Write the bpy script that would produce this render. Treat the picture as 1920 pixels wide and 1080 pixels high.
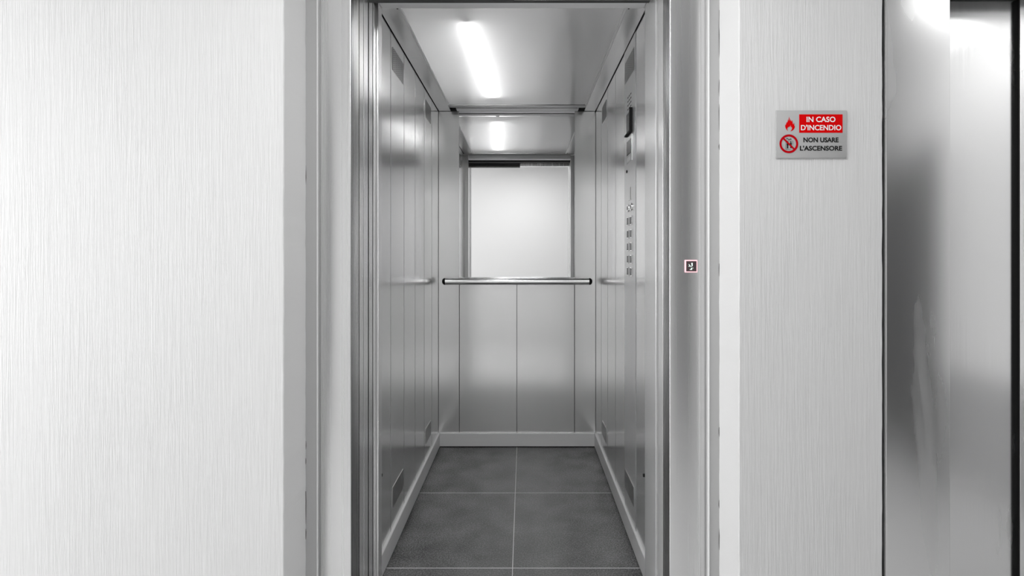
import bpy, bmesh, math, random
from mathutils import Vector, Matrix
from mathutils.geometry import tessellate_polygon
random.seed(7)
for o in list(bpy.data.objects):
    bpy.data.objects.remove(o)
S = bpy.context.scene
C = S.collection
CAM_H = 1.19

# ------------------------------------------------------------------ camera
cam_d = bpy.data.cameras.new('camera')
cam_d.sensor_width = 36.0
cam_d.lens = 18.0
cam_d.shift_x = -22 / 1920.0
cam_d.shift_y = -60 / 1920.0
cam_d.clip_start = 0.02
cam = bpy.data.objects.new('camera', cam_d)
cam.location = (0, 0, CAM_H)
cam.rotation_euler = (math.radians(90), 0, 0)
C.objects.link(cam)
S.camera = cam

# ------------------------------------------------------------------ world, lights, exposure
W = bpy.data.worlds.new('world'); S.world = W
W.use_nodes = True
bg = W.node_tree.nodes['Background']
bg.inputs[0].default_value = (1, 1, 1, 1)
bg.inputs[1].default_value = 1.2

def area(name, loc, rot, sx, sy, power, col=(1, 1, 1)):
    d = bpy.data.lights.new(name, 'AREA')
    d.shape = 'RECTANGLE'; d.size = sx; d.size_y = sy; d.energy = power; d.color = col
    o = bpy.data.objects.new(name, d); C.objects.link(o)
    o.location = loc; o.rotation_euler = rot
    return o
# daylight through the window in the end wall of the landing
area('window_daylight', (-4.18, 0.40, 1.35), (0, math.radians(-90), 0), 1.7, 1.25, 76)
# landing ceiling lamps: left and centre added as fill, right from a reflection (their fittings are built below)
LAMPS = [(-2.6, 0.10), (0.0, 0.52), (1.96, 0.98)]
for (lx, ly), lp in zip(LAMPS, (3.0, 11.5, 1.6)):
    area('ceiling_fill_light', (lx, ly, 2.335), (0, 0, 0), 0.5, 0.5, lp)

vs = S.view_settings
S.display_settings.display_device = 'sRGB'
vs.view_transform = 'Standard'; vs.look = 'None'; vs.gamma = 1.0
vs.use_curve_mapping = False
vs.exposure = 0.12

# ------------------------------------------------------------------ materials
def new_mat(name, col, rough=0.5, metal=0.0, spec=0.5):
    m = bpy.data.materials.new(name); m.use_nodes = True
    p = m.node_tree.nodes['Principled BSDF']
    c = col if isinstance(col, tuple) else (col, col, col)
    p.inputs['Base Color'].default_value = (*c, 1)
    p.inputs['Roughness'].default_value = rough
    p.inputs['Metallic'].default_value = metal
    p.inputs['Specular IOR Level'].default_value = spec
    return m

def nodes_of(m):
    t = m.node_tree
    return t, t.nodes, t.links, t.nodes['Principled BSDF']

def obj_coords(N, L, scale):
    tc = N.new('ShaderNodeTexCoord'); mp = N.new('ShaderNodeMapping')
    mp.inputs['Scale'].default_value = scale
    L.new(tc.outputs['Object'], mp.inputs['Vector'])
    return mp

def brushed(name, col, rough, scale, bump=0.02, rvar=0.08, cvar=0.06, blotch=0.0, metal=1.0):
    """stainless sheet: fine grain along one direction, soft smears in its gloss"""
    m = new_mat(name, col, rough, metal)
    T, N, L, P = nodes_of(m)
    mp = obj_coords(N, L, scale)
    n = N.new('ShaderNodeTexNoise'); n.inputs['Scale'].default_value = 1.0; n.inputs['Detail'].default_value = 4
    L.new(mp.outputs[0], n.inputs['Vector'])
    mr = N.new('ShaderNodeMapRange')
    mr.inputs['From Min'].default_value = .3; mr.inputs['From Max'].default_value = .7
    mr.inputs['To Min'].default_value = rough - rvar; mr.inputs['To Max'].default_value = rough + rvar
    L.new(n.outputs['Fac'], mr.inputs['Value'])
    out = mr.outputs[0]
    if blotch:
        mp2 = obj_coords(N, L, (9, 9, 1.6))
        n2 = N.new('ShaderNodeTexNoise'); n2.inputs['Scale'].default_value = 1.0; n2.inputs['Detail'].default_value = 3
        n2.inputs['Distortion'].default_value = .6
        L.new(mp2.outputs[0], n2.inputs['Vector'])
        m2 = N.new('ShaderNodeMapRange')
        m2.inputs['From Min'].default_value = .60; m2.inputs['From Max'].default_value = .72
        m2.inputs['To Min'].default_value = 0; m2.inputs['To Max'].default_value = blotch
        L.new(n2.outputs['Fac'], m2.inputs['Value'])
        ad = N.new('ShaderNodeMath'); ad.operation = 'ADD'
        L.new(out, ad.inputs[0]); L.new(m2.outputs[0], ad.inputs[1]); out = ad.outputs[0]
    L.new(out, P.inputs['Roughness'])
    cr = N.new('ShaderNodeMapRange')
    cr.inputs['From Min'].default_value = .25; cr.inputs['From Max'].default_value = .75
    cr.inputs['To Min'].default_value = col * (1 - cvar); cr.inputs['To Max'].default_value = min(1, col * (1 + cvar))
    L.new(n.outputs['Fac'], cr.inputs['Value'])
    cc = N.new('ShaderNodeCombineColor')
    for k in range(3): L.new(cr.outputs[0], cc.inputs[k])
    L.new(cc.outputs[0], P.inputs['Base Color'])
    if bump:
        b = N.new('ShaderNodeBump'); b.inputs['Strength'].default_value = bump; b.inputs['Distance'].default_value = .001
        L.new(n.outputs['Fac'], b.inputs['Height']); L.new(b.outputs[0], P.inputs['Normal'])
    return m

def drawn_vertically(m, amount, rot):
    """rolled sheet: reflections smear along the height, stay crisp across"""
    T, N, L, P = nodes_of(m)
    tg = N.new('ShaderNodeTangent'); tg.direction_type = 'RADIAL'; tg.axis = 'Z'
    L.new(tg.outputs[0], P.inputs['Tangent'])
    P.inputs['Anisotropic'].default_value = amount
    P.inputs['Anisotropic Rotation'].default_value = rot

def plaster(name, col):
    """white paint dragged in thin vertical ridges"""
    m = new_mat(name, col, .55)
    T, N, L, P = nodes_of(m)
    mpA = obj_coords(N, L, (230, 230, 6))
    a = N.new('ShaderNodeTexNoise'); a.inputs['Scale'].default_value = 1; a.inputs['Detail'].default_value = 5
    a.inputs['Roughness'].default_value = .62; a.inputs['Distortion'].default_value = .6
    L.new(mpA.outputs[0], a.inputs['Vector'])
    mpB = obj_coords(N, L, (34, 34, 5))
    b = N.new('ShaderNodeTexNoise'); b.inputs['Scale'].default_value = 1; b.inputs['Detail'].default_value = 3
    L.new(mpB.outputs[0], b.inputs['Vector'])
    # where the ridges fade out
    mpC = obj_coords(N, L, (5, 5, 1.6))
    c = N.new('ShaderNodeTexNoise'); c.inputs['Scale'].default_value = 1; c.inputs['Detail'].default_value = 2
    L.new(mpC.outputs[0], c.inputs['Vector'])
    mr = N.new('ShaderNodeMapRange')
    mr.inputs['From Min'].default_value = .35; mr.inputs['From Max'].default_value = .65
    mr.inputs['To Min'].default_value = .45; mr.inputs['To Max'].default_value = 1.1
    L.new(c.outputs['Fac'], mr.inputs['Value'])
    mu = N.new('ShaderNodeMath'); mu.operation = 'MULTIPLY'
    L.new(a.outputs['Fac'], mu.inputs[0]); L.new(mr.outputs[0], mu.inputs[1])
    ad = N.new('ShaderNodeMath'); ad.operation = 'MULTIPLY_ADD'; ad.inputs[1].default_value = .35
    L.new(b.outputs['Fac'], ad.inputs[0]); L.new(mu.outputs[0], ad.inputs[2])
    bp = N.new('ShaderNodeBump'); bp.inputs['Strength'].default_value = .65; bp.inputs['Distance'].default_value = .0026
    L.new(ad.outputs[0], bp.inputs['Height']); L.new(bp.outputs[0], P.inputs['Normal'])
    r = N.new('ShaderNodeMapRange')
    r.inputs['From Min'].default_value = .3; r.inputs['From Max'].default_value = .7
    r.inputs['To Min'].default_value = col * .95; r.inputs['To Max'].default_value = col * 1.03
    L.new(a.outputs['Fac'], r.inputs['Value'])
    cc = N.new('ShaderNodeCombineColor')
    for k in range(3): L.new(r.outputs[0], cc.inputs[k])
    L.new(cc.outputs[0], P.inputs['Base Color'])
    return m

def granite(name):
    m = new_mat(name, .1, .42)
    T, N, L, P = nodes_of(m)
    mp = obj_coords(N, L, (1, 1, 1))
    v = N.new('ShaderNodeTexNoise'); v.inputs['Scale'].default_value = 170; v.inputs['Detail'].default_value = 6
    v.inputs['Roughness'].default_value = .8
    L.new(mp.outputs[0], v.inputs['Vector'])
    w = N.new('ShaderNodeTexNoise'); w.inputs['Scale'].default_value = 7; w.inputs['Detail'].default_value = 4
    L.new(mp.outputs[0], w.inputs['Vector'])
    ad = N.new('ShaderNodeMath'); ad.operation = 'MULTIPLY_ADD'; ad.inputs[1].default_value = .22
    L.new(w.outputs['Fac'], ad.inputs[0]); L.new(v.outputs['Fac'], ad.inputs[2])
    r = N.new('ShaderNodeValToRGB')
    e = r.color_ramp.elements
    e[0].position = .50; e[0].color = (.010, .010, .010, 1)
    e[1].position = .76; e[1].color = (.42, .42, .42, 1)
    x = e.new(.57); x.color = (.055, .055, .055, 1)
    x = e.new(.66); x.color = (.20, .20, .20, 1)
    L.new(ad.outputs[0], r.inputs[0])
    # paler grey mixed in down the middle, less towards the side walls
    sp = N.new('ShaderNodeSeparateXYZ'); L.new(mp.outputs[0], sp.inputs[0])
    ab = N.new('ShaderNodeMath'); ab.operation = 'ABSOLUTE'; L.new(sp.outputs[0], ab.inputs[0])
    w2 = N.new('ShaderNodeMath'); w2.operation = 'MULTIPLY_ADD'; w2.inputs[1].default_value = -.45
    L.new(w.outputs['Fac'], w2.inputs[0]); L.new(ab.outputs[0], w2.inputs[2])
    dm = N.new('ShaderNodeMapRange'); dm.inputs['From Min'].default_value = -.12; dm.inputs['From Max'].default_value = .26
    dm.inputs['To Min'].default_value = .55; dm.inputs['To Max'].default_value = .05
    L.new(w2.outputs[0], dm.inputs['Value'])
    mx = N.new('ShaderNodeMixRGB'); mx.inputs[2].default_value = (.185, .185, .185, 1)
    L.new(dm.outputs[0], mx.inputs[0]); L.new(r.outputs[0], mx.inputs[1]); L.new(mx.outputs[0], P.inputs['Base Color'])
    b = N.new('ShaderNodeBump'); b.inputs['Strength'].default_value = .08; b.inputs['Distance'].default_value = .0005
    L.new(v.outputs['Fac'], b.inputs['Height']); L.new(b.outputs[0], P.inputs['Normal'])
    return m

M = {}
M['plaster'] = plaster('ridged_white_plaster', .67)
M['paint'] = new_mat('smooth_white_paint', .72, .6)
M['wall_white'] = new_mat('landing_white_paint', .78, .7)
M['wall_bright'] = new_mat('end_wall_white_paint', .90, .7)
M['dado'] = new_mat('landing_grey_dado', .45, .5)
M['dark_panel'] = new_mat('dark_panel_paint', .11, .45)
M['stone'] = new_mat('landing_stone_floor', .78, .30)
M['filler'] = new_mat('grey_filler', .40, .6)
M['caulk_gap'] = new_mat('open_joint', .10, .9)
M['steel_wall'] = brushed('car_wall_steel', .86, .20, (3, 3, 60), bump=0, rvar=.004, cvar=.003, metal=.84)
M['steel_back'] = brushed('car_back_steel', .86, .19, (60, 3, 3), bump=0, rvar=.004, cvar=.003, metal=.72)
M['steel_frame'] = brushed('frame_steel', .68, .27, (300, 300, .3), bump=0, rvar=.006, cvar=.004)
drawn_vertically(M['steel_frame'], .85, .25)
M['steel_frame_wide'] = brushed('wide_frame_steel', .72, .25, (300, 300, .3), bump=0, rvar=.006, cvar=.004, blotch=.12)
M['steel_edge'] = brushed('leaf_edge_steel', .82, .24, (3, 300, .3), bump=0, rvar=.006, cvar=.004, metal=.68)
M['steel_post'] = brushed('pale_post_steel', .86, .26, (300, 300, .3), bump=0, rvar=.006, cvar=.004, metal=.55)
M['steel_door'] = brushed('lift_door_steel', .76, .22, (260, 260, .8), bump=0, rvar=.02, cvar=.012, blotch=.16)
M['steel_panel'] = brushed('control_panel_steel', .80, .28, (3, 3, 60), bump=0, rvar=.004, cvar=.003, metal=.7)
M['steel_skirt'] = brushed('skirting_aluminium', .86, .45, (3, 3, 160), bump=0, rvar=.02, cvar=.012, metal=.25)
M['steel_border'] = brushed('ceiling_border_steel', .66, .30, (200, 3, 3), bump=0, rvar=.02, cvar=.012)
M['bar'] = new_mat('dark_anodised_bar', .30, .35, 1.0)
M['chrome'] = new_mat('satin_chrome', .78, .20, 1.0)
M['mirror'] = new_mat('mirror_silver', .90, .012, 1.0)
M['black'] = new_mat('black_rubber', .010, .6, 0, .15)
M['dark'] = new_mat('dark_steel', .05, .5)
M['shaft'] = new_mat('shaft_concrete', .05, .9)
M['grout'] = new_mat('pale_grout', .8, .8)
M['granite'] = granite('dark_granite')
M['screen'] = new_mat('black_screen', .01, .12)
M['sign_grey'] = new_mat('sign_grey', .42, .45)
M['sign_red'] = new_mat('sign_red', (.66, .001, .002), .6, 0, .05)
M['sign_dark_red'] = new_mat('prohibition_red', (.46, .001, .006), .6, 0, .05)
M['sign_white'] = new_mat('sign_white', .85, .5)
M['sign_black'] = new_mat('sign_black', .015, .6, 0, .1)
M['button_face'] = new_mat('call_button_face', (.055, .036, .040), .35)
M['button_grey'] = new_mat('floor_button_grey', .20, .4)
M['tray'] = new_mat('grey_reflector_tray', .62, .5)
M['lamp_body'] = new_mat('lamp_white_reflector', .85, .6)

def emissive(name, col, s):
    m = new_mat(name, col, .4)
    p = m.node_tree.nodes['Principled BSDF']
    c = col if isinstance(col, tuple) else (col,) * 3
    p.inputs['Emission Color'].default_value = (*c, 1)
    p.inputs['Emission Strength'].default_value = s
    return m
M['tube'] = emissive('fluorescent_tube', .95, 20)
M['lamp_glass'] = emissive('fill_lamp_glass', .95, 3.0)
M['halo'] = emissive('lit_button_ring', (.95, .55, .60), .42)
M['halo_mark'] = emissive('lit_button_mark', (.80, .95, .88), .35)

def diffuser_mat():
    m = bpy.data.materials.new('ceiling_diffuser_sheet'); m.use_nodes = True
    T = m.node_tree; N = T.nodes; L = T.links
    N.clear()
    out = N.new('ShaderNodeOutputMaterial')
    tr = N.new('ShaderNodeBsdfTranslucent'); tr.inputs[0].default_value = (.80, .80, .80, 1)
    df = N.new('ShaderNodeBsdfDiffuse'); df.inputs[0].default_value = (.62, .62, .62, 1)
    gl = N.new('ShaderNodeBsdfGlossy'); gl.inputs[0].default_value = (.9, .9, .9, 1); gl.inputs['Roughness'].default_value = .16
    tc = N.new('ShaderNodeTexCoord'); ns = N.new('ShaderNodeTexNoise'); ns.inputs['Scale'].default_value = 2.2
    L.new(tc.outputs['Object'], ns.inputs['Vector'])
    bp = N.new('ShaderNodeBump'); bp.inputs['Strength'].default_value = .25; bp.inputs['Distance'].default_value = .02
    L.new(ns.outputs['Fac'], bp.inputs['Height']); L.new(bp.outputs[0], gl.inputs['Normal'])
    a = N.new('ShaderNodeMixShader'); a.inputs[0].default_value = .5
    L.new(df.outputs[0], a.inputs[1]); L.new(tr.outputs[0], a.inputs[2])
    b = N.new('ShaderNodeMixShader'); b.inputs[0].default_value = .32
    L.new(a.outputs[0], b.inputs[1]); L.new(gl.outputs[0], b.inputs[2])
    L.new(b.outputs[0], out.inputs[0])
    return m
M['diffuser'] = diffuser_mat()

# ------------------------------------------------------------------ helpers
def box(bm, x0, x1, y0, y1, z0, z1, bev=0.0, seg=1, mi=0):
    vs_ = [bm.verts.new((x, y, z)) for x in (x0, x1) for y in (y0, y1) for z in (z0, z1)]
    q = [(0, 1, 3, 2), (4, 6, 7, 5), (0, 4, 5, 1), (2, 3, 7, 6), (0, 2, 6, 4), (1, 5, 7, 3)]
    fs = [bm.faces.new([vs_[i] for i in f]) for f in q]
    for f in fs: f.material_index = mi
    if bev:
        es = list({e for f in fs for e in f.edges})
        bmesh.ops.bevel(bm, geom=es, offset=bev, segments=seg, affect='EDGES', profile=.5, material=-1)
    return fs

def cyl(bm, p0, p1, r, n=24, r1=None):
    p0, p1 = Vector(p0), Vector(p1)
    d = p1 - p0
    rot = d.to_track_quat('Z', 'Y').to_matrix().to_4x4()
    res = bmesh.ops.create_cone(bm, cap_ends=True, segments=n, radius1=r, radius2=r if r1 is None else r1, depth=d.length)
    bmesh.ops.transform(bm, matrix=Matrix.Translation((p0 + p1) / 2) @ rot, verts=res['verts'])

def obj(name, bm, mat, parent=None, smooth=False, loc=None):
    me = bpy.data.meshes.new(name)
    bmesh.ops.recalc_face_normals(bm, faces=bm.faces)
    bm.to_mesh(me); bm.free()
    for m in (mat if isinstance(mat, (list, tuple)) else [mat]):
        me.materials.append(m)
    if smooth:
        for p in me.polygons: p.use_smooth = True
        me.set_sharp_from_angle(angle=math.radians(35))
    o = bpy.data.objects.new(name, me)
    C.objects.link(o)
    if parent is not None: o.parent = parent
    return o

def bx(name, d, mat, parent=None, bev=0.0, seg=1):
    bm = bmesh.new(); box(bm, *d, bev=bev, seg=seg)
    return obj(name, bm, mat, parent, smooth=seg > 1)

def bxs(name, ds, mat, parent=None, bev=0.0):
    bm = bmesh.new()
    for d in ds: box(bm, *d, bev=bev)
    return obj(name, bm, mat, parent)

def struct(o, label=None):
    o['kind'] = 'structure'
    if label: o['label'] = label
    return o

def thing(name, label, cat, loc=(0, 0, 0), group=None):
    o = bpy.data.objects.new(name, None); C.objects.link(o)
    o.location = loc; o.empty_display_size = .05
    o['label'] = label; o['category'] = cat
    if group: o['group'] = group
    return o

def frame_of(o):
    """children of a placed Empty keep their world coordinates"""
    mi = Matrix.Translation(-Vector(o.location))
    for c in o.children: c.matrix_parent_inverse = mi

def Z(h): return CAM_H + h

# ------------------------------------------------------------------ dimensions (metres; y is the distance from the camera's wall side)
YW = 1.345            # face of the ridged wall
YF = 1.482            # face of the lift frames
XL, XR = -.50, .422   # lift doorway
CX0, CX1 = -.533, .450  # car, inside
CY0, CY1 = 1.80, 3.20
CH = Z(.905)          # car ceiling
HX0, HX1, HY0, HZ = -4.1, 2.33, -.45, 2.39

# ------------------------------------------------------------------ landing shell
struct(bx('floor', (HX0 - .1, HX1 + .1, HY0 - .1, 1.60, -.10, 0), M['stone']), 'pale stone floor of the landing')
struct(bx('ceiling', (HX0 - .1, HX1 + .1, HY0 - .1, YW + .02, HZ, HZ + .1), M['wall_white']), 'white ceiling of the landing')
struct(bx('wall_back', (HX0 - .1, HX1 + .1, HY0 - .1, HY0, 0, HZ), M['wall_white']), 'white wall opposite the lifts')
struct(bx('baseboard_opposite', (HX0, HX1, HY0, HY0 + .012, 0, .14), M['dado'], bev=.002), 'grey skirting of the wall opposite the lifts')
wr = struct(bxs('wall_right', [(HX1, HX1 + .1, HY0, YW + .3, .58, HZ)], M['wall_bright']), 'white end wall of the landing')
bx('dado', (HX1, HX1 + .1, HY0, YW + .3, 0, .58), M['dado'], wr)
d4 = struct(bx('reflection_panel_1', (HX1 - .03, HX1, -.40, .48, 0, 1.80), M['dark_panel'], bev=.004), 'added dark panel on the end wall, for a dark reflection')  # added unseen dark panel, gives the second lift its dark reflection
M['grey_door2'] = new_mat('light_grey_door_paint', .32, .4)
M['grey_door'] = new_mat('grey_door_paint', .20, .4)
struct(bx('door_5', (-2.20, -1.27, HY0, HY0 + .03, 0, 2.37), M['grey_door'], bev=.004), 'grey door in the wall opposite the lifts')
struct(bx('door_6', (.66, 1.13, HY0, HY0 + .03, 0, 2.37), M['grey_door2'], bev=.004), 'narrow grey door in the wall opposite the lifts')
struct(bx('reflection_panel_2', (1.70, 2.29, HY0, HY0 + .03, 0, 1.80), M['dark_panel'], bev=.004), 'added dark panel in the corner opposite the lifts, for a dark reflection')  # added next to the end wall panel to widen that dark reflection
# end wall with the window
wy0, wy1, wz0, wz1 = -.25, 1.05, .48, 2.22
struct(bxs('wall_left', [(HX0 - .1, HX0, HY0, wy0, 0, HZ), (HX0 - .1, HX0, wy1, YW + .1, 0, HZ),
                         (HX0 - .1, HX0, wy0, wy1, 0, wz0), (HX0 - .1, HX0, wy0, wy1, wz1, HZ)], M['wall_white']), 'white end wall with the window')
w1 = struct(bxs('window_1', [(HX0 - .07, HX0 - .02, wy0, wy0 + .05, wz0, wz1), (HX0 - .07, HX0 - .02, wy1 - .05, wy1, wz0, wz1),
                             (HX0 - .07, HX0 - .02, wy0 + .05, wy1 - .05, wz0, wz0 + .05), (HX0 - .07, HX0 - .02, wy0 + .05, wy1 - .05, wz1 - .05, wz1),
                             (HX0 - .07, HX0 - .02, .385, .415, wz0 + .05, wz1 - .05)], M['lamp_body']), 'white window frame')

# ridged front wall: faces with slightly uneven arrises, one mesh with two doorways
def front_wall():
    bm = bmesh.new()
    top = Z(.975)
    X1, X2, X3, X4 = -.630, .565, .943, 2.29
    def wob(x, s, z): return x + s * (.0003 * math.sin(z * 23 + x * 9) + .0003 * math.sin(z * 61 + x * 40) + random.uniform(-.0004, .0004))
    zs = [i * top / 90 for i in range(91)]
    def pier(xa, xb, wa, wb):
        cols = []
        for z in zs:
            a = wob(xa, 1, z) if wa else xa
            b = wob(xb, 1, z) if wb else xb
            cols.append([bm.verts.new(p) for p in ((a, YW + .1 + .045, z), (a, YW + .0022, z), (a + .0022, YW, z), (b - .0022, YW, z), (b, YW + .0022, z), (b, YW + .145, z))])
        for i in range(len(zs) - 1):
            for k in range(5):
                f = bm.faces.new((cols[i][k], cols[i][k + 1], cols[i + 1][k + 1], cols[i + 1][k]))
                f.material_index = 0 if k in (1, 2, 3) else 1
    pier(HX0, X1, False, True)
    pier(X2, X3, True, True)
    pier(X4, HX1, True, False)
    box(bm, HX0, HX1, YW, YW + .145, top, HZ)
    for xa, xb in ((HX0, X1), (X2, X3), (X4, HX1)):
        box(bm, xa, xb, YW + .146, 1.53, 0, top, mi=1)
    return obj('wall_front', bm, [M['plaster'], M['paint']])
struct(front_wall(), 'white wall with fine vertical ridges around the lift doorways')

# open cracks along the filler at the back of the reveals
def cracks(x, s, spans):
    bm = bmesh.new()
    for a, b in spans:
        z0, z1 = Z((480 - b) * YF / 960), Z((480 - a) * YF / 960)
        n = max(3, int((z1 - z0) / .02))
        L_, R_ = [], []
        for i in range(n + 1):
            z = z0 + (z1 - z0) * i / n
            w = .0011 * math.sin(math.pi * i / n) + random.uniform(.0001, .0009)
            L_.append(bm.verts.new((x - w, YF - .0035, z))); R_.append(bm.verts.new((x + w, YF - .0035, z)))
        for i in range(n):
            bm.faces.new((L_[i], R_[i], R_[i + 1], L_[i + 1]))
    return bm

# shaft behind the landing wall
bm = bmesh.new()
box(bm, HX0, -1.30, 1.54, 1.60, -.4, 2.9)
box(bm, -1.36, -1.30, 1.60, 3.60, -.4, 2.9)
box(bm, HX1, HX1 + .1, 1.60, 3.60, -.4, 2.9)
box(bm, -1.36, HX1 + .1, 3.55, 3.65, -.4, 2.9)
box(bm, -1.36, HX1 + .1, 1.40, 3.60, 2.85, 2.95)
box(bm, HX0, HX1 + .1, 1.36, 1.42, HZ, 2.9)
box(bm, -1.36, HX1 + .1, 1.61, 3.60, -.45, -.35)
box(bm, .70, .76, 1.60, 3.55, -.4, 2.85)
struct(obj('wall_shaft', bm, M['shaft']), 'dark lift shaft behind the walls')

# ------------------------------------------------------------------ lift door frames
def lift_frame(name, x0, x1, jl, jr, label, ret, mat=None):
    """x0,x1 doorway; jl,jr widths of the steel jambs; ret how deep the steel returns into the doorway"""
    root = bpy.data.objects.new(name, None); C.objects.link(root); struct(root, label)
    top = Z(.860)
    for side, xa, w in ((-1, x0, jl), (1, x1, jr)):
        # section of the folded sheet, drawn from the inner return round the face to the outer fold
        r = .0030; R_ = .005
        pts = [(0, ret), (0, r)]
        for i in range(1, 4):
            a = i / 4 * math.pi / 2; pts.append((r - r * math.cos(a), r - r * math.sin(a)))
        pts.append((r, 0))
        pts.append((w - R_, 0))
        for i in range(1, 8):
            a = i / 8 * math.pi / 2; pts.append((w - R_ + R_ * math.sin(a), R_ - R_ * math.cos(a)))
        pts += [(w, R_), (w, .030), (w - .012, .045), (.004, ret)]
        bm = bmesh.new()
        lo = [bm.verts.new((xa + side * u, YF + v, 0)) for u, v in pts]
        hi = [bm.verts.new((xa + side * u, YF + v, top + w)) for u, v in pts]
        n = len(pts)
        for i in range(n):
            bm.faces.new((lo[i], lo[(i + 1) % n], hi[(i + 1) % n], hi[i]))
        obj('jamb', bm, mat or M['steel_frame'], root, smooth=True)
    bx('head', (x0 + .001, x1 - .001, YF + .002, 1.60, top, top + .10), M['steel_frame'], root, bev=.002)
    return root
LF = .09; RF = .092
f1 = lift_frame('door_frame_1', XL, XR, LF, RF, 'brushed steel frame around the open lift doorway', .070)
# return on the closing side reaches deeper
bx('closing_post', (XR + .0005, XR + .03, YF + .072, 1.608, 0, Z(.858)), M['steel_post'], f1, bev=.001)
# painted filler strips between frame and wall
for nm, xa, xb in (('filler_strip', -.634, XL - LF - .006), ('filler_strip', XR + RF + .020, .568)):
    bx(nm, (xa, xb, YF - .003, YF + .06, 0, Z(.98)), M['filler'], f1, bev=.002)
    bx('shadow_groove', (min(xa, xb) if xa > 0 else xb, xb if xa < 0 else xa, YF + .02, YF + .05, 0, Z(.98)), M['dark'], f1) if False else None
bx('backing_strip', (XL - LF - .006, XL - LF, YF + .010, YF + .05, 0, Z(.98)), M['steel_frame'], f1)
bx('backing_strip', (XR + RF, XR + RF + .020, YF + .016, YF + .05, 0, Z(.98)), M['steel_frame'], f1)
bx('seal_bead', (XR + RF + .0185, XR + RF + .0225, YF - .006, YF + .02, 0, Z(.98)), M['paint'], f1, bev=.0015)
bx('seal_bead', (XL - LF - .008, XL - LF - .005, YF - .005, YF + .02, 0, Z(.98)), M['paint'], f1, bev=.001)
c = obj('crack', cracks(.5645, 1, [(20, 110), (150, 182), (196, 248), (270, 282), (494, 518), (800, 818), (936, 952), (990, 1030)]), M['caulk_gap'], f1)
c = obj('crack', cracks(-.6295, -1, [(310, 346), (826, 842), (858, 870), (920, 982), (990, 1010)]), M['caulk_gap'], f1)

F2X0, F2X1 = 1.235, 2.155
f2 = lift_frame('door_frame_2', F2X0, F2X1, .188, .09, 'brushed steel frame of the closed second lift', .070, M['steel_frame_wide'])
bx('filler_strip', (.94, F2X0 - .191, YF + .008, YF + .06, 0, Z(.98)), M['filler'], f2, bev=.002)
bx('filler_strip', (F2X1 + .093, 2.30, YF + .008, YF + .06, 0, Z(.98)), M['filler'], f2, bev=.002)
bx('door_track_cover', (F2X0 - .1, F2X1 + .05, 1.602, 1.677, Z(.8375), Z(.93)), M['dark'], f2, bev=.001)

# closed leaves of the second lift
d3 = bpy.data.objects.new('door_3', None); C.objects.link(d3); struct(d3, 'closed brushed steel doors of the second lift')
bx('door_leaf', (F2X0 - .05, 1.613, 1.680, 1.715, .008, Z(.86)), M['steel_door'], d3, bev=.0015)
l2 = bx('door_leaf', (1.6155, F2X1 + .05, 1.667, 1.702, .008, Z(.86)), M['steel_door'], d3, bev=.0015)
bx('rubber_seal', (1.6105, 1.6150, 1.6665, 1.700, .008, Z(.85)), M['black'], d3)

# sill of both doorways
for nm, a, b in (('trim_1', XL - .5, XR + .03), ('trim_2', F2X0 - .05, F2X1 + .05)):
    struct(bxs(nm, [(a, b, 1.6, 1.634, -.05, 0), (a, b, 1.64, 1.66, -.05, 0), (a, b, 1.666, 1.69, -.05, 0)], M['steel_frame'], bev=.001), 'steel door sill')

# ------------------------------------------------------------------ open doors, stowed in their pocket
d1 = bpy.data.objects.new('door_1', None); C.objects.link(d1); struct(d1, 'open landing doors of the lift, slid into the pocket')
for ya, yb, xe in ((1.560, 1.603, -.502), (1.612, 1.656, -.5035)):
    bx('door_leaf', (-.96, xe, ya, yb, .008, Z(.85)), M['steel_edge'], d1, bev=.0007)
d2 = bpy.data.objects.new('door_2', None); C.objects.link(d2); struct(d2, 'open car doors of the lift, slid into the pocket')
for ya, yb, xe in ((1.668, 1.706, -.504), (1.714, 1.745, -.505)):
    bx('door_leaf', (-.96, xe, ya, yb, .008, Z(.85)), M['steel_edge'], d2, bev=.0007)
for par, ya, yb, xe in ((d1, 1.5535, 1.5595, -.5005), (d1, 1.6035, 1.6085, -.5030), (d2, 1.6605, 1.6675, -.5040), (d2, 1.7065, 1.7115, -.5040)):
    bx('gap_shade_strip', (xe - .030, xe, ya, yb, .008, Z(.85)), M['black'], par)  # black strips put in to paint the shade between the leaves
# track gear over the doorway
tg = bpy.data.objects.new('door_track_trim', None); C.objects.link(tg); struct(tg, 'door gear over the lift doorway')
bx('track_cover', (XL - .05, -.034, 1.605, 1.662, Z(.8225), Z(.90)), M['dark'], tg, bev=.001)
bx('track_cover', (-.033, XR + .02, 1.605, 1.662, Z(.8300), Z(.90)), M['steel_frame'], tg, bev=.001)
bx('track_rail', (XL - .05, XR + .02, 1.670, 1.728, Z(.8535), Z(.90)), M['dark'], tg, bev=.001)

# ------------------------------------------------------------------ lift car
# front of the car: posts and head
cf = bpy.data.objects.new('door_frame_3', None); C.objects.link(cf); struct(cf, 'steel posts and head at the front of the lift car')
bx('front_post', (-.56, -.4975, 1.752, 1.795, 0, CH), M['steel_edge'], cf, bev=.0007)
bx('front_post', (.4215, .475, 1.634, 1.700, 0, CH), M['steel_post'], cf, bev=.0007)
bx('front_post', (.4225, .475, 1.702, 1.785, 0, CH), M['steel_post'], cf, bev=.0007)
bx('head', (-.4975, .4215, 1.738, 1.798, Z(.8690), Z(.96)), M['steel_skirt'], cf, bev=.002)

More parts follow.
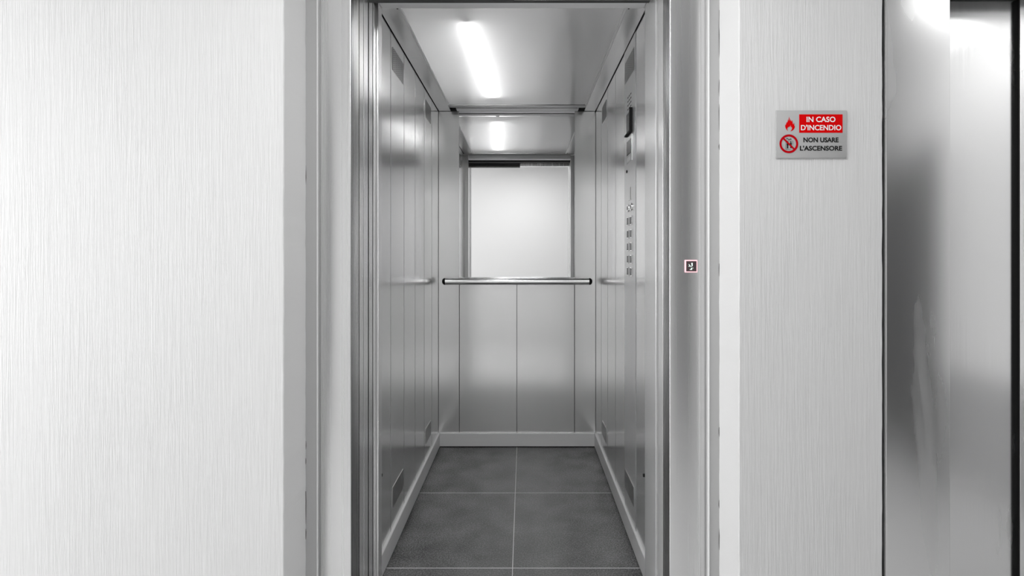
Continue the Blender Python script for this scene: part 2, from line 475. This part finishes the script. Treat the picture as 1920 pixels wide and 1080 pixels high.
JY = [1.823, 2.052, 2.282, 2.511, 2.741, 2.970, 3.200]
G = .0016   # half joint
wl = struct(bx('wall_car_left', (CX0 - .025, CX0 - .004, CY0, CY1 + .02, 0, CH + .02), M['dark']), 'brushed steel side wall of the lift car, plain')
wrt = struct(bx('wall_car_right', (CX1 + .004, CX1 + .025, CY0, CY1 + .02, 0, CH + .02), M['dark']), 'brushed steel side wall of the lift car with the control panel')
def vent(face_x, side, y0, y1, z0, z1, parent, pale=False):
    """louvred patch of small slots: dark slots sunk between proud little bars"""
    bm = bmesh.new()
    nz, ny = 11, 8
    t = .0012
    for i in range(nz + 1):
        z = z0 + (z1 - z0) * i / nz
        box(bm, face_x, face_x + side * t, y0, y1, z - .0017, z + .0017)
    for j in range(ny + 1):
        y = y0 + (y1 - y0) * j / ny
        box(bm, face_x, face_x + side * t, y - .0022, y + .0022, z0, z1)
    return obj('vent_grille', bm, M['steel_border'], parent)
def side_panels(wall, face, side):
    ys = [CY0 + .0] + JY
    n = 0
    for a, b in zip(ys[:-1], ys[1:]):
        if side < 0 and abs(a - 2.052) < .001:
            continue        # the control panel fills this bay
        x0, x1 = (face - .004, face) if side > 0 else (face, face + .004)
        p = bx('wall_panel', (x0, x1, a + .0032, b - .0032, .02, CH - .003), M['steel_wall'], wall, bev=.0006)
        n += 1
        for va, vb in ((2.080, 2.262), (2.778, 2.930)):
            if a < va and vb < b + .01 or abs(a - 2.741) < .001 and va > 2.7:
                for za, zb in ((Z(.757), Z(.848)), (Z(-1.020), Z(-.942))):
                    bk = bx('vent_opening', ((face, face + .0004, va, vb, za, zb) if side > 0 else (face - .0004, face, va, vb, za, zb)), M['dark'], p)
                    vent(face + side * .0004, side, va, vb, za, zb, p)
side_panels(wl, CX0, 1)
side_panels(wrt, CX1, -1)
# small black stops near the front of both walls
for w, x0, x1 in ((wl, CX0, CX0 + .006), (wrt, CX1 - .006, CX1)):
    bm = bmesh.new(); cyl(bm, (x0, 1.905, Z(-.816)), (x1, 1.905, Z(-.816)), .006, 12)
    obj('rubber_stop', bm, M['black'], w)

wb = struct(bx('wall_car_back', (CX0 - .02, CX1 + .02, CY1 + .004, CY1 + .03, 0, CH + .1), M['dark']), 'brushed steel rear wall of the lift car')
MX0, MX1 = -.402, .317
for a, b, z0, z1 in ((CX0, MX0 - .0005, .02, CH - .002), (MX1 + .001, CX1, .02, CH - .002),
                     (MX0, -.0430, .02, Z(-.160)), (-.0430, MX1, .02, Z(-.160))):
    bx('wall_panel', (a + .0014, b - .0014, CY1, CY1 + .004, z0, z1), M['steel_back'], wb, bev=.0006)

# skirtings with a small sloping top
def skirting(name, p, q, nrm, label, h=.086, t=.013):
    """p,q: ends along the wall at floor level, nrm: into the car"""
    bm = bmesh.new()
    sec = [(0, .006), (t, .006), (t, h - .0015), (t - .0015, h), (0, h)]
    nv = Vector((*nrm, 0))
    A = [bm.verts.new(Vector((*p, z)) + nv * u) for u, z in sec]
    B = [bm.verts.new(Vector((*q, z)) + nv * u) for u, z in sec]
    n = len(sec)
    for i in range(n): bm.faces.new((A[i], A[(i + 1) % n], B[(i + 1) % n], B[i]))
    bm.faces.new(A); bm.faces.new(B[::-1])
    o = struct(obj(name, bm, M['steel_skirt']), label)
    bm = bmesh.new()
    sec = [(0, 0), (t - .002, 0), (t - .002, .006), (0, .006)]
    A = [bm.verts.new(Vector((*p, z)) + nv * u) for u, z in sec]
    B = [bm.verts.new(Vector((*q, z)) + nv * u) for u, z in sec]
    for i in range(4): bm.faces.new((A[i], A[(i + 1) % 4], B[(i + 1) % 4], B[i]))
    obj('black_joint', bm, M['black'], o)
    return o
skirting('baseboard_back', (CX0 + .011, CY1), (CX1 - .010, CY1), (0, -1), 'pale metal skirting along the rear wall of the car', t=.015)
skirting('baseboard_left', (CX0, 1.80), (CX0, CY1), (1, 0), 'pale metal skirting along the plain side wall', t=.0105)
skirting('baseboard_right', (CX1, 1.80), (CX1, CY1), (-1, 0), 'pale metal skirting under the control panel', t=.0095)

# floor: six granite tiles in pale grout
fl = struct(bx('floor_car', (CX0, CX1, 1.70, CY1, -.03, -.0004), M['grout']), 'dark speckled stone tile floor of the lift car')
g = .0013
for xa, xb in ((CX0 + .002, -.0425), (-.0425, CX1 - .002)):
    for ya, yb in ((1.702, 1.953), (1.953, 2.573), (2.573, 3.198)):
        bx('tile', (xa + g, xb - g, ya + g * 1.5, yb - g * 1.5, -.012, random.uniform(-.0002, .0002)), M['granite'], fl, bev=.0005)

# ceiling: steel border around the lit sheet
PX0, PX1, PY0, PY1 = -.446, .368, 1.868, 3.063
ce = struct(bx('ceiling_car', (CX0 - .02, CX1 + .02, 1.80, CY1 + .02, CH + .14, CH + .16), M['dark']), 'steel ceiling of the lift car around its light')
def border(name, pts, mat=M['steel_border']):
    """pts: four corners (x,y,z) of the underside; folded up 12 mm"""
    bm = bmesh.new()
    A = [bm.verts.new(p) for p in pts]; B = [bm.verts.new((p[0], p[1], p[2] + .012)) for p in pts]
    bm.faces.new(A); bm.faces.new(B[::-1])
    for i in range(4): bm.faces.new((A[i], A[(i + 1) % 4], B[(i + 1) % 4], B[i]))
    return obj(name, bm, mat, ce)
zb = CH
border('ceiling_border', [(CX0 + .004, 1.80, zb), (PX0 - .010, 1.80, zb), (PX0 - .010, 3.199, zb), (CX0 + .004, 3.199, zb)])
border('ceiling_border', [(PX1 + .010, 1.80, zb), (CX1 - .004, 1.80, zb), (CX1 - .004, 3.199, zb), (PX1 + .010, 3.199, zb)])
border('ceiling_border', [(PX0 - .010, 1.80, zb), (PX1 + .010, 1.80, zb), (PX1 + .010, 1.862, zb), (PX0 - .010, 1.862, zb)])
border('ceiling_border', [(PX0 - .010, 3.076, zb), (PX1 + .010, 3.076, zb), (PX1 + .010, 3.122, zb), (PX0 - .010, 3.122, zb)], M['bar'])
border('ceiling_border', [(PX0 + .03, 3.142, zb), (PX1 - .03, 3.142, zb), (PX1 - .03, 3.199, zb), (PX0 + .03, 3.199, zb)], M['steel_skirt'])
# dark backing above the rear slots
bx('slot_backing', (PX0 - .01, PX1 + .01, 3.066, 3.199, CH + .014, CH + .02), M['dark'], ce)
for xa, xb in ((PX0 - .010, PX0), (PX1, PX1 + .010)):
    bx('ceiling_lip', (xa, xb, 1.862, 3.066, CH - .003, CH + .006), M['steel_skirt'], ce, bev=.002)
for x in (PX0 - .016, PX1 + .016):
    bm = bmesh.new(); cyl(bm, (x, 1.872, CH + .002), (x, 1.872, CH - .002), .003, 10)
    obj('screw', bm, M['dark'], ce)

# ------------------------------------------------------------------ ceiling light
cl = thing('ceiling_light', 'large translucent ceiling light panel with one glowing tube inside the lift car', 'ceiling light', ((PX0 + PX1) / 2, (PY0 + PY1) / 2, CH))
bm = bmesh.new()
nx, ny = 12, 16
grid = [[bm.verts.new((PX0 + (PX1 - PX0) * i / nx, PY0 + (PY1 - PY0) * j / ny, CH + .001 + .004 * math.sin(math.pi * i / nx) * math.sin(math.pi * j / ny))) for j in range(ny + 1)] for i in range(nx + 1)]
for i in range(nx):
    for j in range(ny):
        bm.faces.new((grid[i][j], grid[i + 1][j], grid[i + 1][j + 1], grid[i][j + 1]))
obj('diffuser', bm, M['diffuser'], cl, smooth=True)
TZ = CH + .110
bxs('reflector_tray', [(PX0, PX1, PY0 - .004, PY1 + .002, TZ, TZ + .006), (PX0 - .006, PX0, PY0 - .004, PY1 + .002, CH + .012, TZ + .006),
                       (PX1, PX1 + .006, PY0 - .004, PY1 + .002, CH + .012, TZ + .006), (PX0, PX1, PY0 - .006, PY0, CH + .012, TZ + .006),
                       (PX0, PX1, PY1, PY1 + .004, CH + .012, TZ + .006), (.118, .124, PY0, PY1, CH + .055, TZ)], M['tray'], cl)
bm = bmesh.new(); cyl(bm, (-.222, 1.99, CH + .023), (-.176, 2.93, CH + .023), .013, 20)
obj('tube', bm, M['tube'], cl, smooth=True)
for p, q in (((-.2235, 1.965, CH + .023), (-.2225, 1.99, CH + .023)), ((-.1755, 2.93, CH + .023), (-.1745, 2.955, CH + .023))):
    bm = bmesh.new(); cyl(bm, p, q, .015, 16)
    obj('tube_holder', bm, M['lamp_body'], cl)
frame_of(cl)

# ------------------------------------------------------------------ mirror
mi = thing('wall_mirror', 'large mirror on the rear wall of the lift car above the handrail', 'mirror', ((MX0 + MX1) / 2, 3.195, Z(-.16)))
bx('mirror_glass', (MX0, MX1, 3.1935, 3.1995, Z(-.160), CH - .001), M['mirror'], mi)
bx('mirror_edge', (MX0 - .0022, MX0 - .0002, 3.192, 3.1995, Z(-.160), CH - .001), M['chrome'], mi)
bx('mirror_edge', (MX1 + .0002, MX1 + .0022, 3.192, 3.1995, Z(-.160), CH - .001), M['chrome'], mi)
frame_of(mi)

# ------------------------------------------------------------------ handrail
hy, hz, hr = 3.125, Z(-.1555), .0205
hrx = thing('handrail', 'round satin metal handrail with black rounded ends below the mirror', 'handrail', (-.04, CY1, hz))
bm = bmesh.new(); cyl(bm, (-.478, hy, hz), (.398, hy, hz), hr, 40)
obj('rail', bm, M['chrome'], hrx, smooth=True)
for s, x in ((-1, -.478), (1, .398)):
    bm = bmesh.new()
    prof = [(0, hr - .0008), (.004, hr + .0005), (.010, hr - .001), (.015, hr - .005), (.019, hr - .011), (.0205, .001)]
    rings = []
    for u, r in prof:
        rings.append([bm.verts.new((x + s * u, hy + r * math.cos(2 * math.pi * k / 24), hz + r * math.sin(2 * math.pi * k / 24))) for k in range(24)])
    for a, b in zip(rings[:-1], rings[1:]):
        for k in range(24): bm.faces.new((a[k], a[(k + 1) % 24], b[(k + 1) % 24], b[k]))
    bm.faces.new(rings[0]); bm.faces.new(rings[-1])
    obj('end_cap', bm, M['black'], hrx, smooth=True)
for x in (-.440, .365):
    bm = bmesh.new(); cyl(bm, (x, hy + .012, hz), (x, CY1, hz), .009, 16)
    cyl(bm, (x, CY1 - .005, hz), (x, CY1, hz), .019, 20)
    obj('bracket', bm, M['chrome'], hrx, smooth=True)
frame_of(hrx)

# ------------------------------------------------------------------ control panel
PYa, PYb = 2.052 + G, 2.282 - G
cp = thing('control_panel', 'full-height steel control panel with two columns of floor buttons in the lift car', 'control panel', (CX1, 2.167, .09))
fx = CX1 - .0015
bx('face_plate', (fx, CX1 + .004, PYa, PYb, .02, CH - .003), M['steel_panel'], cp, bev=.0008)
for va, vb in ((2.080, 2.262),):
    for za, zc in ((Z(.757), Z(.848)), (Z(-1.020), Z(-.942))):
        bx('vent_opening', (fx - .0004, fx, va, vb, za, zc), M['dark'], cp)
        vent(fx - .0004, -1, va, vb, za, zc, cp)
def plate(name, yc, hc, wy, wz, mat, t=.002, bev=.0006, x=None, parent=None):
    x = fx if x is None else x
    return bx(name, (x - t, x, yc - wy / 2, yc + wy / 2, Z(hc - wz / 2), Z(hc + wz / 2)), mat, parent or cp, bev=bev)
# loudspeaker slots above the display
for k in range(5):
    for j in range(3):
        plate('speaker_slot', 2.145 + .028 * j, .680 - .017 * k, .019, .006, M['dark'], t=.0004, bev=0)
# upper display: black glass in a deep rim
fr = plate('display_frame', 2.170, .565, .108, .100, M['steel_border'], t=.004)
plate('screen', 2.170, .565, .090, .084, M['screen'], t=.0008, bev=0, x=fx - .004, parent=fr)
bx('display_rim', (fx - .012, fx + .001, 2.1140, 2.122, Z(.515), Z(.615)), M['black'], fr)
bx('display_rim', (fx - .012, fx + .001, 2.122, 2.2245, Z(.5145), Z(.521)), M['black'], fr)
# lower display
fr = plate('display_frame', 2.170, .452, .104, .110, M['steel_border'], t=.003)
plate('screen', 2.172, .460, .080, .060, M['screen'], t=.0008, bev=0, x=fx - .003, parent=fr)
plate('indicator', 2.172, .412, .070, .016, M['sign_white'], t=.0008, bev=0, x=fx - .003, parent=fr)
bm = bmesh.new(); cyl(bm, (fx, 2.222, Z(.366)), (fx - .003, 2.222, Z(.366)), .0065, 16); obj('keyhole', bm, M['black'], cp)
fr = plate('card_reader', 2.160, .262, .060, .056, M['steel_panel'], t=.003)
bx('card_slot', (fx - .0036, fx - .003, 2.133, 2.137, Z(.236), Z(.288)), M['dark'], fr)
cols = (2.134, 2.196)
for k, h in enumerate((.205,)):
    for y in cols:
        bm = bmesh.new(); cyl(bm, (fx, y, Z(h)), (fx - .004, y, Z(h)), .016, 24)
        b = obj('round_button', bm, M['chrome'], cp, smooth=True)
        bm = bmesh.new(); cyl(bm, (fx - .004, y, Z(h)), (fx - .0046, y, Z(h)), .009, 20)
        obj('button_mark', bm, M['button_grey'], b)
for h in (.148, .093, .039, -.014, -.066):
    for y in cols:
        b = plate('floor_button', y, h, .036, .037, M['chrome'], t=.003, bev=.001)
        plate('button_face', y, h, .028, .029, M['button_grey'], t=.0008, bev=0, x=fx - .003, parent=b)
frame_of(cp)

# ------------------------------------------------------------------ call button on the steel jamb
bxc, bzc = .4838, Z(-.0295)
cb = thing('call_button', 'small square lift call button with a lit pink border on the steel jamb', 'button', (bxc, YF, bzc))
bx('lit_border', (bxc - .0182, bxc + .0182, YF - .0035, YF, bzc - .0182, bzc + .0182), M['halo'], cb, bev=.001)
bx('face', (bxc - .0148, bxc + .0148, YF - .0045, YF - .0035, bzc - .0148, bzc + .0148), M['button_face'], cb, bev=.0004)
def flat(name, polys, x0, y, z0, s, mat, parent, t=.0004):
    """printed shapes: polygons in local units, s metres per unit, facing -y"""
    bm = bmesh.new()
    for poly in polys:
        F = [bm.verts.new((x0 + u * s, y - t, z0 + v * s)) for u, v in poly]
        B = [bm.verts.new((x0 + u * s, y, z0 + v * s)) for u, v in poly]
        bm.faces.new(F)
        n = len(F)
        for i in range(n): bm.faces.new((F[i], F[(i + 1) % n], B[(i + 1) % n], B[i]))
    return obj(name, bm, mat, parent)
# mark drawn on a 36-unit grid (1/30 of a photo pixel each unit x 30)
pxm = YF / 960
def P(pts): return [((x - 540) / 30, (540 - y) / 30) for x, y in pts]
flat('arrow_mark', [P([(515, 350), (600, 350), (600, 520), (575, 545), (540, 520)]), P([(470, 540), (540, 535), (545, 575), (490, 575)]),
                    P([(505, 640), (570, 620), (565, 745), (510, 745)]), P([(435, 715), (505, 700), (508, 745), (445, 748)]),
                    P([(600, 610), (640, 640), (620, 665), (590, 640)]), P([(360, 415), (410, 425), (480, 535), (450, 560), (370, 560), (365, 520), (430, 520)])],
     bxc + .0006, YF - .0045, bzc, pxm, M['halo_mark'], cb)
frame_of(cb)

# ------------------------------------------------------------------ fire notice
def sx_(u): return (1430 + u / 9 - 982) * YW / 960      # crop units -> metres
def sz_(v): return Z((480 - (190 + v / 9)) * YW / 960)
sg = thing('fire_notice', 'grey Italian fire notice with red panel and flame on the ridged wall', 'sign', (sx_(805), YW, sz_(960)))
bx('plate', (sx_(210), sx_(1402), YW - .0045, YW - .0005, sz_(962), sz_(160)), M['sign_grey'], sg, bev=.0012, seg=2)
sy = YW - .0045
bx('red_panel', (sx_(600), sx_(1330), sy - .0004, sy, sz_(538), sz_(228)), M['sign_red'], sg)
def text(name, body, u0, u1, v0, v1, mat, y, parent, bold=.02):
    cu = bpy.data.curves.new(name, 'FONT'); cu.body = body; cu.size = 1; cu.offset = bold; cu.extrude = 0
    cu.resolution_u = 4
    o = bpy.data.objects.new(name, cu); C.objects.link(o)
    bpy.context.view_layer.update()
    me = bpy.data.meshes.new_from_object(o.evaluated_get(bpy.context.evaluated_depsgraph_get()))
    bpy.data.objects.remove(o)
    xs = [v.co.x for v in me.vertices]; ys = [v.co.y for v in me.vertices]
    ax, bx_, ay, by = min(xs), max(xs), min(ys), max(ys)
    X0, X1, Z0, Z1 = sx_(u0), sx_(u1), sz_(v1), sz_(v0)
    for v in me.vertices:
        x = X0 + (v.co.x - ax) / (bx_ - ax) * (X1 - X0); z = Z0 + (v.co.y - ay) / (by - ay) * (Z1 - Z0)
        v.co = (x, y, z)
    me.name = name; me.materials.clear(); me.materials.append(mat)
    r = bpy.data.objects.new(name, me); C.objects.link(r); r.parent = parent
    return r
text('lettering', 'IN CASO', 722, 1208, 268, 360, M['sign_white'], sy - .0008, sg)
text('lettering', "D'INCENDIO", 628, 1306, 404, 498, M['sign_white'], sy - .0008, sg)
text('lettering', 'NON USARE', 670, 1262, 616, 700, M['sign_black'], sy - .0005, sg, .035)
text('lettering', "L'ASCENSORE", 610, 1322, 755, 840, M['sign_black'], sy - .0005, sg, .035)
def sflat(name, polys, mat, t, y=sy):
    """polygons in crop units of the notice"""
    bm = bmesh.new()
    for poly in polys:
        F = [bm.verts.new((sx_(u), y - t, sz_(v))) for u, v in poly]
        for tri in tessellate_polygon([[Vector((u, v, 0)) for u, v in poly]]):
            bm.faces.new([F[i] for i in tri])
    return obj(name, bm, mat, sg)
def z8(pts): return [(270 + x / 1.6, 225 + y / 1.6) for x, y in pts]   # 14.4 px zoom -> 9 px zoom
flame = [(232, 462), (190, 425), (160, 375), (148, 325), (150, 270), (162, 300), (176, 255), (182, 205), (192, 240), (215, 195), (228, 135), (236, 175),
         (258, 60), (268, 120), (266, 185), (284, 150), (292, 122), (300, 175), (322, 200), (330, 150), (345, 185), (352, 245), (372, 280), (386, 222), (396, 262),
         (394, 300), (412, 330), (402, 380), (368, 425), (322, 455), (290, 462), (328, 410), (334, 370), (320, 345), (308, 350), (296, 285), (284, 345), (262, 328),
         (250, 352), (232, 345), (215, 370), (205, 385), (212, 425)]
sflat('flame', [z8(flame)], M['sign_red'], .0005)
# prohibition ring with slash
bm = bmesh.new()
cu, cv, ro, ri = 424, 724, 158, 122
n = 48
O_ = [bm.verts.new((sx_(cu + ro * math.cos(2 * math.pi * k / n)), sy - .0008, sz_(cv + ro * math.sin(2 * math.pi * k / n)))) for k in range(n)]
I_ = [bm.verts.new((sx_(cu + ri * math.cos(2 * math.pi * k / n)), sy - .0008, sz_(cv + ri * math.sin(2 * math.pi * k / n)))) for k in range(n)]
for k in range(n): bm.faces.new((O_[k], O_[(k + 1) % n], I_[(k + 1) % n], I_[k]))
obj('prohibition_ring', bm, M['sign_dark_red'], sg)
a = math.radians(45); dx, dy = math.cos(a), math.sin(a); w = 14
sflat('slash', [[(cu - dx * 132 + dy * w, cv - dy * 132 - dx * w), (cu + dx * 132 + dy * w, cv + dy * 132 - dx * w), (cu + dx * 132 - dy * w, cv + dy * 132 + dx * w), (cu - dx * 132 - dy * w, cv - dy * 132 + dx * w)]], M['sign_dark_red'], .0009)
def rect(a, b, c_, d): return [(a, b), (c_, b), (c_, d), (a, d)]
def disc(x, y, r): return [(x + r * math.cos(k * math.pi / 6), y + r * math.sin(k * math.pi / 6)) for k in range(12)]
sflat('pictogram', [rect(372, 672, 377, 820), rect(489, 672, 494, 735), rect(372, 815, 460, 820), rect(377, 672, 489, 676),
                    disc(404, 690, 10), rect(388, 703, 420, 750), rect(392, 750, 416, 802),
                    disc(458, 690, 10), rect(444, 703, 474, 745), rect(448, 745, 470, 795),
                    [(382, 630), (412, 630), (397, 655)], [(442, 655), (472, 655), (457, 628)], rect(417, 640, 437, 660)], M['sign_black'], .0005)
frame_of(sg)

# ------------------------------------------------------------------ landing ceiling lamps (unseen; first two added as fill)
for k, (lx, ly) in enumerate(LAMPS):
    t = thing('ceiling_fill_lamp', ('added square fill lamp on the landing ceiling, over the wide ridged wall', 'added square fill lamp on the landing ceiling, in front of the open lift', 'square white ceiling lamp of the landing, near the second lift')[k], 'lamp', (lx, ly, HZ), 'landing ceiling lamps')
    bx('housing', (lx - .29, lx + .29, ly - .29, ly + .29, HZ - .045, HZ), M['lamp_body'], t, bev=.004)
    bx('glass_cover', (lx - .27, lx + .27, ly - .27, ly + .27, HZ - .052, HZ - .045), M['lamp_glass'], t)
    frame_of(t)
